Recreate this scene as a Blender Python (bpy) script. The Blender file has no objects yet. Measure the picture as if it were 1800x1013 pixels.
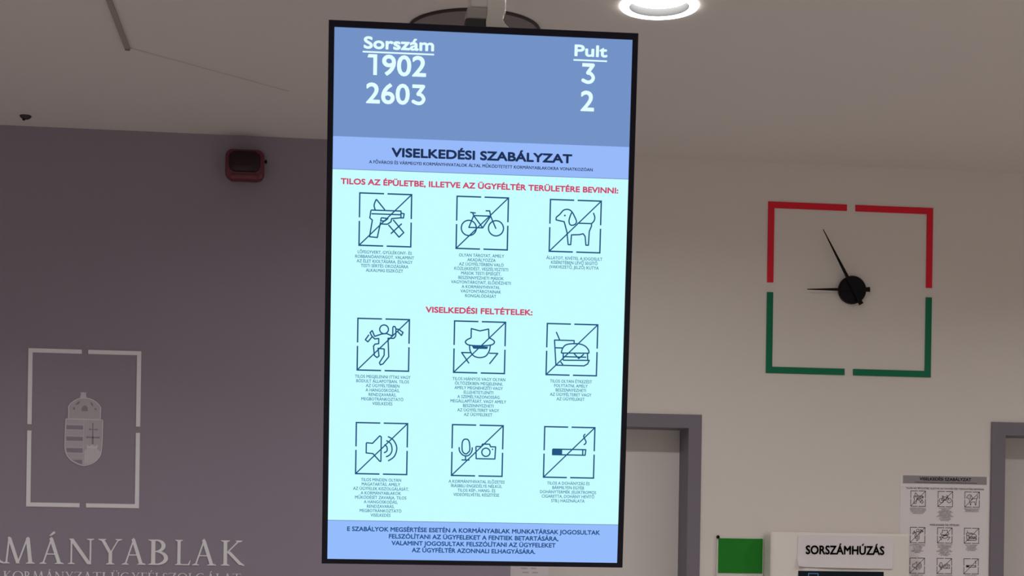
import bpy, bmesh, math
from mathutils import Matrix, Vector

# ---------------------------------------------------------------- camera, world, light, exposure
C = bpy.context.scene.collection
sc = bpy.context.scene
EYE = Vector((0.0, 0.0, 1.55))
YAW, ROLL = 0.122917, 0.014789
cam = bpy.data.cameras.new('camera')
cam.sensor_width = 36.0
cam.lens = 57.0
cam.shift_y = 0.2416
cam.clip_start = 0.05
cam.clip_end = 60.0
cam_ob = bpy.data.objects.new('camera', cam)
C.objects.link(cam_ob)
fw = Vector((math.sin(YAW), math.cos(YAW), 0))
rt = Vector((math.cos(YAW), -math.sin(YAW), 0))
up = Vector((0, 0, 1))
xr = rt * math.cos(ROLL) + up * math.sin(ROLL)
yr = -rt * math.sin(ROLL) + up * math.cos(ROLL)
cam_ob.matrix_world = Matrix(((xr.x, yr.x, -fw.x, EYE.x), (xr.y, yr.y, -fw.y, EYE.y), (xr.z, yr.z, -fw.z, EYE.z), (0, 0, 0, 1)))
sc.camera = cam_ob

world = bpy.data.worlds.new('world')
sc.world = world
world.use_nodes = True
world.node_tree.nodes['Background'].inputs[0].default_value = (1.0, 0.97, 0.93, 1)
world.node_tree.nodes['Background'].inputs[1].default_value = 0.02

vs = sc.view_settings
vs.view_transform = 'Standard'
vs.look = 'None'
vs.gamma = 1.0
vs.use_curve_mapping = False
vs.exposure = 0.0

CEIL = 3.029            # ceiling height
WALL = 6.2              # distance of the back wall
PANEL = 6.14            # face of the mauve wall lining
# the ceiling downlights of the room that are out of the picture: (x, y, watts, beam angle)
DOWNLIGHTS = [(3.4, 4.43, 13.5, 150), (-1.7, 4.1, 17.5, 140), (3.4, 2.0, 10.0, 150),
              (-1.6, -0.4, 20.0, 150), (0.93, -0.4, 22.0, 150), (3.4, -0.4, 24.0, 150), (-1.6, -2.8, 20.0, 150), (0.93, -2.8, 22.0, 150), (3.4, -2.8, 24.0, 150)]
LAMP_COLOR = (1.0, 0.975, 0.95)
VISIBLE_LAMP = 330.0    # radiance of the lamp in the picture
for (x, y, w, spread) in DOWNLIGHTS:
    l = bpy.data.lights.new('downlight', 'AREA')
    l.shape = 'DISK'
    l.size = 0.17
    l.energy = w
    l.color = LAMP_COLOR
    l.spread = math.radians(spread)
    lo = bpy.data.objects.new('downlight', l)
    lo.location = (x, y, CEIL - 0.012)
    C.objects.link(lo)


# ---------------------------------------------------------------- helpers
def srgb(r, g, b):
    f = lambda c: c / 12.92 if c <= 0.04045 else ((c + 0.055) / 1.055) ** 2.4
    return (f(r / 255), f(g / 255), f(b / 255), 1.0)


def mat(name, col, rough=0.6, spec=0.3, metal=0.0, bump=0.0, scale=60.0, var=0.0):
    m = bpy.data.materials.new(name)
    m.use_nodes = True
    nt = m.node_tree
    p = nt.nodes['Principled BSDF']
    c = tuple(col) if len(col) == 4 else tuple(col) + (1.0,)
    p.inputs['Base Color'].default_value = c
    p.inputs['Roughness'].default_value = rough
    p.inputs['Specular IOR Level'].default_value = spec
    p.inputs['Metallic'].default_value = metal
    if bump or var:
        tc = nt.nodes.new('ShaderNodeTexCoord')
        nz = nt.nodes.new('ShaderNodeTexNoise')
        nz.inputs['Scale'].default_value = scale
        nz.inputs['Detail'].default_value = 6.0
        nt.links.new(tc.outputs['Object'], nz.inputs['Vector'])
        if bump:
            b = nt.nodes.new('ShaderNodeBump')
            b.inputs['Strength'].default_value = bump
            b.inputs['Distance'].default_value = 0.002
            nt.links.new(nz.outputs['Fac'], b.inputs['Height'])
            nt.links.new(b.outputs['Normal'], p.inputs['Normal'])
        if var:
            mx = nt.nodes.new('ShaderNodeMix')
            mx.data_type = 'RGBA'
            mx.inputs[6].default_value = tuple(v * (1 - var) for v in c[:3]) + (1,)
            mx.inputs[7].default_value = tuple(min(1, v * (1 + var)) for v in c[:3]) + (1,)
            nt.links.new(nz.outputs['Fac'], mx.inputs[0])
            nt.links.new(mx.outputs[2], p.inputs['Base Color'])
    return m


def glow(name, col, strength=1.0):
    m = bpy.data.materials.new(name)
    m.use_nodes = True
    nt = m.node_tree
    p = nt.nodes['Principled BSDF']
    p.inputs['Base Color'].default_value = (0.005, 0.005, 0.006, 1)
    p.inputs['Roughness'].default_value = 0.5
    p.inputs['Specular IOR Level'].default_value = 0.1
    p.inputs['Emission Color'].default_value = tuple(col)
    p.inputs['Emission Strength'].default_value = strength
    return m


def add_box(bm, x0, x1, y0, y1, z0, z1):
    v = [bm.verts.new(p) for p in ((x0, y0, z0), (x1, y0, z0), (x1, y1, z0), (x0, y1, z0), (x0, y0, z1), (x1, y0, z1), (x1, y1, z1), (x0, y1, z1))]
    for f in ((3, 2, 1, 0), (4, 5, 6, 7), (0, 1, 5, 4), (1, 2, 6, 5), (2, 3, 7, 6), (3, 0, 4, 7)):
        bm.faces.new([v[i] for i in f])


def area2(pts):
    return sum(pts[i][0] * pts[(i + 1) % len(pts)][1] - pts[(i + 1) % len(pts)][0] * pts[i][1] for i in range(len(pts)))


def add_flat(bm, pts, n=0.0):
    """a filled outline in the local xy plane at height n"""
    if area2(pts) < 0:
        pts = pts[::-1]
    bm.faces.new([bm.verts.new((x, y, n)) for x, y in pts])


def add_prism(bm, pts, n0, n1):
    """outline in local xy, extruded n0..n1 along local z"""
    if area2(pts) < 0:
        pts = pts[::-1]
    a = [bm.verts.new((x, y, n0)) for x, y in pts]
    b = [bm.verts.new((x, y, n1)) for x, y in pts]
    bm.faces.new(b)
    bm.faces.new(a[::-1])
    k = len(pts)
    for i in range(k):
        bm.faces.new((a[i], a[(i + 1) % k], b[(i + 1) % k], b[i]))


def ngon(cx, cy, r, k=28, ry=None):
    ry = r if ry is None else ry
    return [(cx + r * math.cos(2 * math.pi * i / k), cy + ry * math.sin(2 * math.pi * i / k)) for i in range(k)]


def add_stroke(bm, pts, w, n=0.0, joints=True):
    """a flat line of width w through pts in the local xy plane"""
    for (x0, y0), (x1, y1) in zip(pts, pts[1:]):
        d = math.hypot(x1 - x0, y1 - y0)
        if d < 1e-9:
            continue
        ox, oy = -(y1 - y0) / d * w / 2, (x1 - x0) / d * w / 2
        add_flat(bm, [(x0 + ox, y0 + oy), (x0 - ox, y0 - oy), (x1 - ox, y1 - oy), (x1 + ox, y1 + oy)], n)
    if joints:
        for x, y in pts[1:-1]:
            add_flat(bm, ngon(x, y, w / 2, 8), n)


def smooth_line(pts, k=6):
    """a rounded line through pts"""
    closed = pts[0] == pts[-1]
    n_ = len(pts)
    out = []
    for i in range(n_ - 1):
        a0 = pts[i - 1] if i else (pts[-2] if closed else pts[0])
        b0, c0 = pts[i], pts[i + 1]
        d0 = pts[i + 2] if i + 2 < n_ else (pts[1] if closed else pts[-1])
        for j in range(k):
            u = j / k
            out.append(tuple(0.5 * (2 * b + (c - a) * u + (2 * a - 5 * b + 4 * c - d) * u * u + (3 * b - a - 3 * c + d) * u ** 3) for a, b, c, d in zip(a0, b0, c0, d0)))
    return out + [pts[-1]]


def add_lathe(bm, prof, k=40, c=(0, 0, 0)):
    """profile [(radius, z)] spun about the local z axis"""
    rings = []
    for r, z in prof:
        if r < 1e-7:
            rings.append([bm.verts.new((c[0], c[1], c[2] + z))])
        else:
            rings.append([bm.verts.new((c[0] + r * math.cos(2 * math.pi * i / k), c[1] + r * math.sin(2 * math.pi * i / k), c[2] + z)) for i in range(k)])
    for a, b in zip(rings, rings[1:]):
        for i in range(k):
            q = [a[i % len(a)], a[(i + 1) % len(a)], b[(i + 1) % len(b)], b[i % len(b)]]
            u = []
            for v in q:
                if v not in u:
                    u.append(v)
            if len(u) > 2:
                bm.faces.new(u)


def rounded(x0, x1, y0, y1, r, k=6):
    out = []
    for cx, cy, a0 in ((x1 - r, y1 - r, 0), (x0 + r, y1 - r, 90), (x0 + r, y0 + r, 180), (x1 - r, y0 + r, 270)):
        for i in range(k + 1):
            a = math.radians(a0 + 90 * i / k)
            out.append((cx + r * math.cos(a), cy + r * math.sin(a)))
    return out


def add_loft(bm, loops):
    """closed loops [[(x,y,z)...]] of equal length, skinned and capped at both ends"""
    R = [[bm.verts.new(p) for p in l] for l in loops]
    k = len(R[0])
    for a, b in zip(R, R[1:]):
        for i in range(k):
            bm.faces.new((a[i], a[(i + 1) % k], b[(i + 1) % k], b[i]))
    bm.faces.new(R[0][::-1])
    bm.faces.new(R[-1])


def obj(name, bm, m, parent=None, bevel=0.0, smooth=False, fix=True, seg=2):
    if fix:
        bmesh.ops.recalc_face_normals(bm, faces=bm.faces[:])
    me = bpy.data.meshes.new(name)
    bm.to_mesh(me)
    bm.free()
    for x in (m if isinstance(m, (list, tuple)) else [m]):
        me.materials.append(x)
    o = bpy.data.objects.new(name, me)
    C.objects.link(o)
    if parent:
        o.parent = parent
    if smooth:
        for p in me.polygons:
            p.use_smooth = True
        me.set_sharp_from_angle(angle=math.radians(35))
    if bevel:
        b = o.modifiers.new('bevel', 'BEVEL')
        b.width = bevel
        b.segments = seg
        b.limit_method = 'ANGLE'
    return o


def tag(o, label, cat, group=None):
    o['label'] = label
    o['category'] = cat
    if group:
        o['group'] = group
    return o


def thing(name, label, cat, M, group=None):
    o = bpy.data.objects.new(name, None)
    o.empty_display_size = 0.1
    C.objects.link(o)
    o.matrix_world = M if isinstance(M, Matrix) else Matrix.Translation(M)
    return tag(o, label, cat, group)


def structure(name, bm, m, parent=None, bevel=0.0):
    o = obj(name, bm, m, parent, bevel)
    if not parent:
        o['kind'] = 'structure'
    return o


def wall_frame(x, z, y=WALL):
    """a frame standing on a wall: local x right, local y up, local z out into the room"""
    return Matrix(((1, 0, 0, x), (0, 0, -1, y), (0, 1, 0, z), (0, 0, 0, 1)))


def boxobj(name, m, parent, *b, bevel=0.0):
    bm = bmesh.new()
    add_box(bm, *b)
    return obj(name, bm, m, parent, bevel)


# ---- lettering (the built-in font, turned into meshes)
_caps = {}


def text_bm(body, res=3, spacing=1.0):
    cu = bpy.data.curves.new('lettering', 'FONT')
    cu.body = body
    cu.size = 1.0
    cu.resolution_u = res
    cu.space_character = spacing
    o = bpy.data.objects.new('lettering', cu)
    C.objects.link(o)
    bpy.context.view_layer.update()
    me = bpy.data.meshes.new_from_object(o.evaluated_get(bpy.context.evaluated_depsgraph_get()))
    bpy.data.objects.remove(o)
    bpy.data.curves.remove(cu)
    b = bmesh.new()
    b.from_mesh(me)
    bpy.data.meshes.remove(me)
    return b


def extent(b):
    xs = [v.co.x for v in b.verts]
    ys = [v.co.y for v in b.verts]
    return min(xs), max(xs), min(ys), max(ys)


def put_text(bm, body, base, cap, left=None, right=None, centre=None, factor=1.0, off=0.0, n=0.0, res=3, spacing=1.0):
    """one line of lettering: fitted between left and right, or centred with width = natural width * factor.
    off thickens the strokes (in units of the capital height) by laying shifted copies over each other"""
    if not _caps:
        h = text_bm('H', res)
        e = extent(h)
        h.free()
        _caps[0] = e[3] - e[2]
    ch = _caps[0]
    t = text_bm(body, res, spacing)
    x0, x1, _, _ = extent(t)
    d = off * cap
    sy = (cap - 2 * d) / ch
    if left is not None:
        sx = (right - left - 2 * d) / (x1 - x0)
        ox = left + d - x0 * sx
    else:
        sx = sy * factor
        ox = centre - (x0 + x1) / 2 * sx
    base += d
    shifts = [(0, 0)] if d == 0 else [(0, 0)] + [(d * math.cos(a), d * math.sin(a)) for a in (math.pi * (i + 0.5) / 4 for i in range(8))]
    if 0 < off < 0.03:
        shifts = [(-d, -d * 0.6), (d, -d * 0.6), (-d, d * 0.6), (d, d * 0.6)]
    for dx, dy in shifts:
        vm = {}
        for v in t.verts:
            vm[v] = bm.verts.new((v.co.x * sx + ox + dx, v.co.y * sy + base + dy, n))
        for f in t.faces:
            try:
                bm.faces.new([vm[v] for v in f.verts])
            except ValueError:
                pass
    t.free()


# ---------------------------------------------------------------- materials
cream = mat('cream wall paint', (0.80, 0.75, 0.71), 0.75, 0.2, bump=0.15, scale=180, var=0.015)
white_ceiling = mat('ceiling paint', (0.83, 0.775, 0.75), 0.8, 0.15, bump=0.12, scale=120, var=0.015)
mauve = mat('mauve wall paint', (0.325, 0.284, 0.357), 0.6, 0.25, bump=0.12, scale=180, var=0.02)
tile = mat('pale floor tile', (0.50, 0.47, 0.445), 0.4, 0.4, var=0.05, scale=4)
door_grey = mat('grey door frame paint', (0.205, 0.185, 0.222), 0.5, 0.3, bump=0.05, scale=90)
door_leaf_m = mat('pale door leaf laminate', (0.76, 0.715, 0.695), 0.55, 0.3, var=0.015, scale=20)
silver = mat('pale silver vinyl', (0.90, 0.90, 0.955), 0.5, 0.3, var=0.02, scale=40)
crest_fill = mat('frosted grey vinyl', (0.52, 0.485, 0.545), 0.55, 0.25, var=0.05, scale=300)
crest_line = mat('pale grey vinyl', (0.75, 0.72, 0.78), 0.55, 0.25)
crest_pale = mat('light frosted vinyl', (0.66, 0.625, 0.685), 0.55, 0.25)
red_vinyl = mat('red vinyl', (0.80, 0.012, 0.035), 0.5, 0.3, var=0.02)
green_vinyl = mat('dark green vinyl', (0.0, 0.18, 0.085), 0.5, 0.3, var=0.02)
black_plastic = mat('black plastic', (0.004, 0.0035, 0.006), 0.45, 0.18)
tv_black = mat('black satin bezel', (0.003, 0.003, 0.015), 0.3, 0.25)  # blue tint is the lit screen's bloom, mixed into the black
tv_shell = mat('dark grey display housing', (0.05, 0.05, 0.055), 0.5, 0.4)
mount_white = mat('white powder coated steel', (0.90, 0.875, 0.84), 0.45, 0.4)
mount_grey = mat('grey clamp casting', (0.52, 0.485, 0.47), 0.5, 0.4)
disc_grey = mat('dark grey grille', (0.26, 0.225, 0.235), 0.7, 0.2, var=0.06, scale=60)
disc_rim = mat('darker grey rim', (0.055, 0.04, 0.045), 0.6, 0.3)
red_plastic = mat('red plastic housing', (0.13, 0.016, 0.038), 0.3, 0.5)
maroon = mat('shaded red lens', (0.022, 0.005, 0.012), 0.3, 0.3)  # shade on the sounder's front is put into this darker red
paper = mat('white paper', (0.84, 0.80, 0.835), 0.7, 0.2, var=0.01)
kiosk_white = mat('off white sheet metal', (0.84, 0.795, 0.755), 0.4, 0.35)
green_card = mat('green card', (0.010, 0.23, 0.015), 0.45, 0.3, var=0.04, scale=30)
acrylic = mat('pale acrylic backing', (0.72, 0.72, 0.66), 0.35, 0.4)
ink = mat('black printed ink', (0.03, 0.025, 0.03), 0.6, 0.2)
ink_grey = mat('grey printed ink', (0.30, 0.275, 0.29), 0.6, 0.2)
print_pale = mat('pale grey print', (0.58, 0.55, 0.56), 0.6, 0.2)
print_grey = mat('grey printed band', (0.33, 0.31, 0.33), 0.6, 0.2)
duct_grey = mat('grey cable trunking', (0.40, 0.36, 0.33), 0.6, 0.2)
cable_grey = mat('pale grey cable', (0.70, 0.655, 0.62), 0.6, 0.2)
lamp_metal = mat('lamp wall toned for shade', (0.0055, 0.0055, 0.0055), 0.9, 0.0)  # near-black stands in for the ring of shade inside the lamp

lamp_glow = glow('glowing lamp diffuser', tuple(LAMP_COLOR) + (1,), VISIBLE_LAMP)
lamp_ring_glow = glow('glowing frosted ring', tuple(LAMP_COLOR) + (1,), 6.0)
s_header = glow('screen slate blue', srgb(114, 146, 199))
s_band = glow('screen light blue', srgb(150, 185, 250))
s_foot = glow('screen light blue footer', srgb(148, 188, 253))
s_notice = glow('screen pale cyan', srgb(198, 253, 254))
s_white = glow('screen white lettering', srgb(226, 253, 255))
s_dark = glow('screen dark lettering', srgb(30, 48, 84))
s_ink = glow('screen blue lines', srgb(30, 84, 130))
s_cap = glow('screen caption blue', srgb(70, 128, 168))
s_foot_ink = glow('screen footer lettering', srgb(38, 78, 130))
s_red = glow('screen red lettering', srgb(204, 70, 108))
s_edge = glow('screen grey rule', srgb(110, 140, 190))
k_screen = glow('dark kiosk screen', srgb(8, 22, 30), 0.6)
k_line = glow('blue kiosk lines', srgb(70, 100, 130))

# ---------------------------------------------------------------- the room
X0, X1, Y0 = -4.0, 5.6, -4.2
HEAD = 1.9787           # underside of the door heads
D1L, D1R = 0.762, 1.4526
D2L, D2R = 2.7468, 3.60
bm = bmesh.new()
yb = WALL + 0.20
o1l, o1r, o2l, o2r, oh = D1L - 0.012, D1R + 0.012, D2L - 0.012, D2R + 0.012, HEAD + 0.012
add_box(bm, X0, o1l, WALL, yb, 0, CEIL)
add_box(bm, o1l, o1r, WALL, yb, oh, CEIL)
add_box(bm, o1r, o2l, WALL, yb, 0, CEIL)
add_box(bm, o2l, o2r, WALL, yb, oh, CEIL)
add_box(bm, o2r, X1, WALL, yb, 0, CEIL)
structure('wall_back', bm, cream)
bm = bmesh.new()
add_box(bm, X0, 0.754, PANEL, WALL - 0.0005, 0, CEIL - 0.0005)
structure('wall_back_lining', bm, mauve)
for nm, b in (('wall_left', (X0 - 0.15, X0, Y0, yb, 0, CEIL)), ('wall_right', (X1, X1 + 0.15, Y0, yb, 0, CEIL)), ('wall_front', (X0, X1, Y0 - 0.15, Y0, 0, CEIL))):
    bm = bmesh.new()
    add_box(bm, *b)
    structure(nm, bm, cream)
bm = bmesh.new()
add_box(bm, X0 - 0.15, X1 + 0.15, Y0 - 0.15, yb, -0.1, 0)
structure('floor', bm, tile)

LX, LY, LR = 0.937, 4.425, 0.084      # the round lamp set into the ceiling
bm = bmesh.new()
hole = [bm.verts.new((LX + LR * math.cos(2 * math.pi * i / 48), LY + LR * math.sin(2 * math.pi * i / 48), CEIL)) for i in range(48)]
half = 0.3
sq = []
for i in range(48):
    a = 2 * math.pi * i / 48
    c, s = math.cos(a), math.sin(a)
    k = half / max(abs(c), abs(s))
    sq.append(bm.verts.new((LX + c * k, LY + s * k, CEIL)))
for i in range(48):
    bm.faces.new((hole[i], hole[(i + 1) % 48], sq[(i + 1) % 48], sq[i]))


def cquad(x0, x1, y0, y1):
    bm.faces.new([bm.verts.new(p) for p in ((x0, y0, CEIL), (x1, y0, CEIL), (x1, y1, CEIL), (x0, y1, CEIL))])


cquad(X0 - 0.15, LX - half, Y0 - 0.15, yb)
cquad(LX + half, X1 + 0.15, Y0 - 0.15, yb)
cquad(LX - half, LX + half, Y0 - 0.15, LY - half)
cquad(LX - half, LX + half, LY + half, yb)
bm.faces.new([bm.verts.new(p) for p in ((X0 - 0.15, Y0 - 0.15, CEIL + 0.15), (X1 + 0.15, Y0 - 0.15, CEIL + 0.15), (X1 + 0.15, yb, CEIL + 0.15), (X0 - 0.15, yb, CEIL + 0.15))])
structure('ceiling', bm, white_ceiling)

# doors: a recessed leaf, its frame with the lining of the reveal
for nm, l, r, left_face, outer in (('door_1', D1L, D1R, False, 0.052), ('door_2', D2L, D2R, True, 0.0572)):
    bm = bmesh.new()
    add_box(bm, l + 0.001, r - 0.001, 6.338, 6.378, 0.004, HEAD - 0.0003)
    d = structure(nm, bm, door_leaf_m)
    bm = bmesh.new()
    f0, f1 = WALL - 0.010, WALL - 0.0004
    top = HEAD + 0.0525
    add_box(bm, r, r + outer, f0, f1, 0, top)
    if left_face:
        add_box(bm, l - outer, l, f0, f1, 0, top)
        add_box(bm, l, r, f0, f1, HEAD, top)
    else:
        add_box(bm, l, r, f0, f1, HEAD, top)
    add_box(bm, r, r + 0.0115, f1, 6.395, 0, HEAD)
    add_box(bm, l - 0.0115, l, f1, 6.395, 0, HEAD)
    add_box(bm, l - 0.0115, r + 0.0115, f1, 6.395, HEAD, HEAD + 0.0115)
    structure('door_frame', bm, door_grey, d)

# the shallow trunking on the ceiling and the thin cable that leaves it
bm = bmesh.new()
add_prism(bm, rounded(-0.5895, -0.5745, 3.2, 5.068, 0.004), CEIL - 0.009, CEIL - 0.0004)
t = obj('cable_trunking', bm, duct_grey)
tag(t, 'narrow grey cable trunking running along the ceiling at upper left', 'trunking')
bm = bmesh.new()
add_box(bm, -0.5893, -0.5747, 5.0685, 5.082, CEIL - 0.010, CEIL - 0.0004)
obj('end_cap', bm, disc_grey, t)['label'] = 'dark end cap'
bm = bmesh.new()
p, q = Vector((-0.572, 5.083)), Vector((-0.10, 5.485))
d = (q - p).normalized()
s = Vector((-d.y, d.x)) * 0.003
add_prism(bm, [tuple(p + s), tuple(p - s), tuple(q - s * 0.6), tuple(q + s * 0.6)], CEIL - 0.003, CEIL - 0.0004)
tag(obj('ceiling_cable', bm, cable_grey), 'thin pale cable slanting across the ceiling from the end of the trunking', 'cable')

# ---------------------------------------------------------------- ceiling fittings
t = thing('ceiling_lamp', 'lit white round lamp in the ceiling right of the hanging screen', 'lamp', (LX, LY, CEIL))
bm = bmesh.new()
add_lathe(bm, [(LR, -0.0004), (0.108, -0.0004), (0.1095, -0.003), (0.107, -0.006), (LR + 0.003, -0.007), (LR, -0.005), (LR, -0.0004)], 56)
obj('lamp_ring', bm, lamp_ring_glow, t, smooth=True)
bm = bmesh.new()
add_lathe(bm, [(LR - 0.0005, -0.004), (LR - 0.0035, 0.0), (LR - 0.005, 0.0185), (LR - 0.0005, 0.0185), (LR - 0.0005, -0.004)], 56)
obj('lamp_reflector', bm, lamp_metal, t, smooth=True)
bm = bmesh.new()
add_lathe(bm, [(0, 0.0175), (LR - 0.0052, 0.0175), (LR - 0.0052, 0.024), (0, 0.024)], 56)
obj('lamp_diffuser', bm, lamp_glow, t)

t = thing('ceiling_speaker', 'large round dark grey disc flat on the ceiling behind the screen mount', 'ceiling speaker', (0.4505, 4.722, CEIL))
bm = bmesh.new()
add_lathe(bm, [(0, -0.004), (0.184, -0.006), (0.1875, -0.0005), (0, -0.0005)], 64)
obj('speaker_grille', bm, disc_grey, t)
bm = bmesh.new()
add_lathe(bm, [(0.188, -0.0005), (0.188, -0.007), (0.190, -0.009), (0.193, -0.006), (0.193, -0.0005), (0.188, -0.0005)], 64)
obj('speaker_rim', bm, disc_rim, t, smooth=True)

t = thing('ceiling_sensor', 'tiny dark sensor on the ceiling above the mauve wall at far left', 'sensor', (-1.040, 5.985, CEIL))
bm = bmesh.new()
add_lathe(bm, [(0, -0.012), (0.011, -0.012), (0.019, -0.006), (0.021, -0.0005), (0, -0.0005)], 24)
obj('sensor_body', bm, disc_rim, t, smooth=True)
bm = bmesh.new()
add_lathe(bm, [(0, -0.018), (0.004, -0.017), (0.006, -0.0122), (0, -0.0122)], 16, (-0.006, 0, 0))
obj('sensor_lens', bm, black_plastic, t, smooth=True)

# ---------------------------------------------------------------- hanging screen
U = Vector((0.99946279, -0.03276493, -0.00075044))
V = Vector((-0.00221168, -0.09027526, 0.9959144))
N = U.cross(V)
P = Vector((0.3749, 3.7219, 2.0915))
TM = Matrix(((U.x, V.x, N.x, P.x), (U.y, V.y, N.y, P.y), (U.z, V.z, N.z, P.z), (0, 0, 0, 1))) @ Matrix.Diagonal((0.001, 0.001, 0.001, 1)).to_4x4()
# the screen is laid out in millimetres: x right, y up, z towards the viewer
TR = Matrix(((U.x, V.x, N.x, P.x), (U.y, V.y, N.y, P.y), (U.z, V.z, N.z, P.z), (0, 0, 0, 1)))
tv = thing('information_screen', 'tall black framed screen showing queue numbers, hung from the ceiling', 'screen', TR)
MM = 0.001


def mm(bm):
    bmesh.ops.scale(bm, vec=(MM, MM, MM), verts=bm.verts[:])
    return bm


def flip_up(bm):
    for f in bm.faces:
        f.normal_update()
        if f.normal.z < 0:
            f.normal_flip()
    return bm


IX0, IX1, IY0, IY1 = -339.5, 339.5, -605.0, 601.0
OX, OY = 352.5, 616.0
bm = bmesh.new()
loops = []
for s, z in ((60, -62), (46, -62), (24, -44), (2.5, -40), (2.5, -2)):
    loops.append([(x, y, z) for x, y in rounded(-OX + s, OX - s, -OY + s, OY - s, 6)])
add_loft(bm, loops[1:])
obj('housing', mm(bm), tv_shell, tv, smooth=True)
bm = bmesh.new()
o_ = [(-OX, -OY), (OX, -OY), (OX, OY), (-OX, OY)]
i_ = [(IX0, IY0), (IX1, IY0), (IX1, IY1), (IX0, IY1)]
ring = [[bm.verts.new((x, y, z)) for x, y in q] for q, z in ((o_, -8), (o_, 3.0), ([(x * (1 - 1.5 / 352), y * (1 - 1.5 / 616)) for x, y in o_], 4.5), (i_, 4.0), (i_, -1.5))]
for a, b in zip(ring, ring[1:] + ring[:1]):
    for i in range(4):
        bm.faces.new((a[i], a[(i + 1) % 4], b[(i + 1) % 4], b[i]))
obj('bezel', mm(bm), tv_black, tv)
bm = bmesh.new()
add_box(bm, IX0, IX1, IY0, IY1, -1.4, -0.4)
screen = obj('display_panel', mm(bm), black_plastic, tv)


def panel(name, m, x0, x1, y0, y1, n=0.0):
    bm = bmesh.new()
    add_flat(bm, [(x0, y0), (x1, y0), (x1, y1), (x0, y1)], n)
    return obj(name, mm(bm), m, screen, fix=False)


HB, BB, FB = 359.6, 286.5, -515.0
panel('queue_header', s_header, IX0, IX1, HB, IY1)
panel('title_band', s_band, IX0, IX1, BB, HB)
panel('notice_page', s_notice, IX0, IX1, FB, BB)
panel('footer_band', s_foot, IX0, IX1, IY0, FB)
panel('divider_line', s_edge, IX0, IX1, BB - 0.7, BB + 0.7, 0.15)
panel('divider_line', s_edge, IX0, IX1, FB - 0.7, FB + 0.7, 0.15)


def line(name, m, body, left, right, base, cap, off, parent=screen, n=0.3, extra=None, res=4):
    bm = bmesh.new()
    put_text(bm, body, base, cap, left=left, right=right, off=off, n=n, res=res)
    if extra:
        extra(bm)
    return obj(name, mm(flip_up(bm)), m, parent, fix=False)


def rule(x0, x1, y0, y1, n=0.3):
    return lambda bm: add_flat(bm, [(x0, y0), (x1, y0), (x1, y1), (x0, y1)], n)


def one(x0, x1, base, cap, n=0.3):
    w = 8.6
    return lambda bm: add_flat(bm, [(x1 - w, base), (x1, base), (x1, base + cap), (x0 + 1, base + cap), (x0 - 1.5, base + cap - 7.5), (x1 - w, base + cap - 7.5)], n)


def three(x0, x1, base, cap, w=8.0, n=0.3):
    """a figure 3 with a flat top"""
    def draw(bm):
        X = lambda u: x0 + w / 2 + u * (x1 - x0 - w)
        Y = lambda v: base + w / 2 + v * (cap - w)
        add_stroke(bm, [(x0 + 1.5, Y(1)), (X(0.93), Y(1)), (X(0.45), Y(0.56))], w, n)
        add_stroke(bm, smooth_line([(X(0.40), Y(0.54)), (X(0.72), Y(0.50)), (X(0.97), Y(0.28)), (X(0.80), Y(0.06)), (X(0.42), Y(0.0)), (X(-0.05), Y(0.12))]), w, n)
        add_flat(bm, ngon(X(0.45), Y(0.56), w / 2, 12), n)
    return draw


line('column_heading', s_white, 'Sorszám', -273.6, -114.2, 556.3, 27.5, 0.05, extra=rule(-275.5, -114.1, 547.6, 551.2))
line('column_heading', s_white, 'Pult', 206.4, 282.6, 559.1, 26.5, 0.05, extra=rule(204.6, 282.1, 549.0, 552.6))
line('queue_number', s_white, '902', -231.5, -131.2, 498.7, 46, 0.03, extra=one(-263.0, -242.5, 498.7, 46))
line('queue_number', s_white, '260', -266.6, -167.5, 435.4, 46, 0.03, extra=three(-163.5, -131.0, 435.4, 46))
bm = bmesh.new()
three(223.8, 256.2, 498.2, 46.5)(bm)
obj('counter_number', mm(flip_up(bm)), s_white, screen, fix=False)
line('counter_number', s_white, '2', 223.6, 255.2, 436.6, 46, 0.03)
line('notice_title', s_dark, 'VISELKEDÉSI SZABÁLYZAT', -206.8, 207.9, 317.4, 21.0, 0.06)
line('notice_subtitle', s_dark, 'A FŐVÁROSI ÉS VÁRMEGYEI KORMÁNYHIVATALOK ÁLTAL MŰKÖDTETETT KORMÁNYABLAKOKRA VONATKOZÓAN', -257.3, 256.0, 301.3, 7.2, 0.028, res=2)
line('section_heading', s_red, 'TILOS AZ ÉPÜLETBE, ILLETVE AZ ÜGYFÉLTÉR TERÜLETÉRE BEVINNI:', -320.9, 317.1, 252.7, 13.6, 0.055)
line('section_heading', s_red, 'VISELKEDÉSI FELTÉTELEK:', -122.6, 125.0, -31.9, 13.8, 0.055)
bm = bmesh.new()
for body, l, r, b in (('E SZABÁLYOK MEGSÉRTÉSE ESETÉN A KORMÁNYABLAK MUNKATÁRSAK JOGOSULTAK', -295, 297.2, -539.6), ('FELSZÓLÍTANI AZ ÜGYFELEKET A FENTIEK BETARTÁSÁRA,', -198.1, 199.1, -555.6),
                      ('VALAMINT JOGOSULTAK FELSZÓLÍTANI AZ ÜGYFELEKET', -191.8, 192.9, -571.3), ('AZ ÜGYFÉLTÉR AZONNALI ELHAGYÁSÁRA.', -144.3, 145.5, -587.1)):
    put_text(bm, body, b, 10.6, left=l, right=r, off=0.045, n=0.3)
obj('footer_text', mm(flip_up(bm)), s_foot_ink, screen, fix=False)

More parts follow.
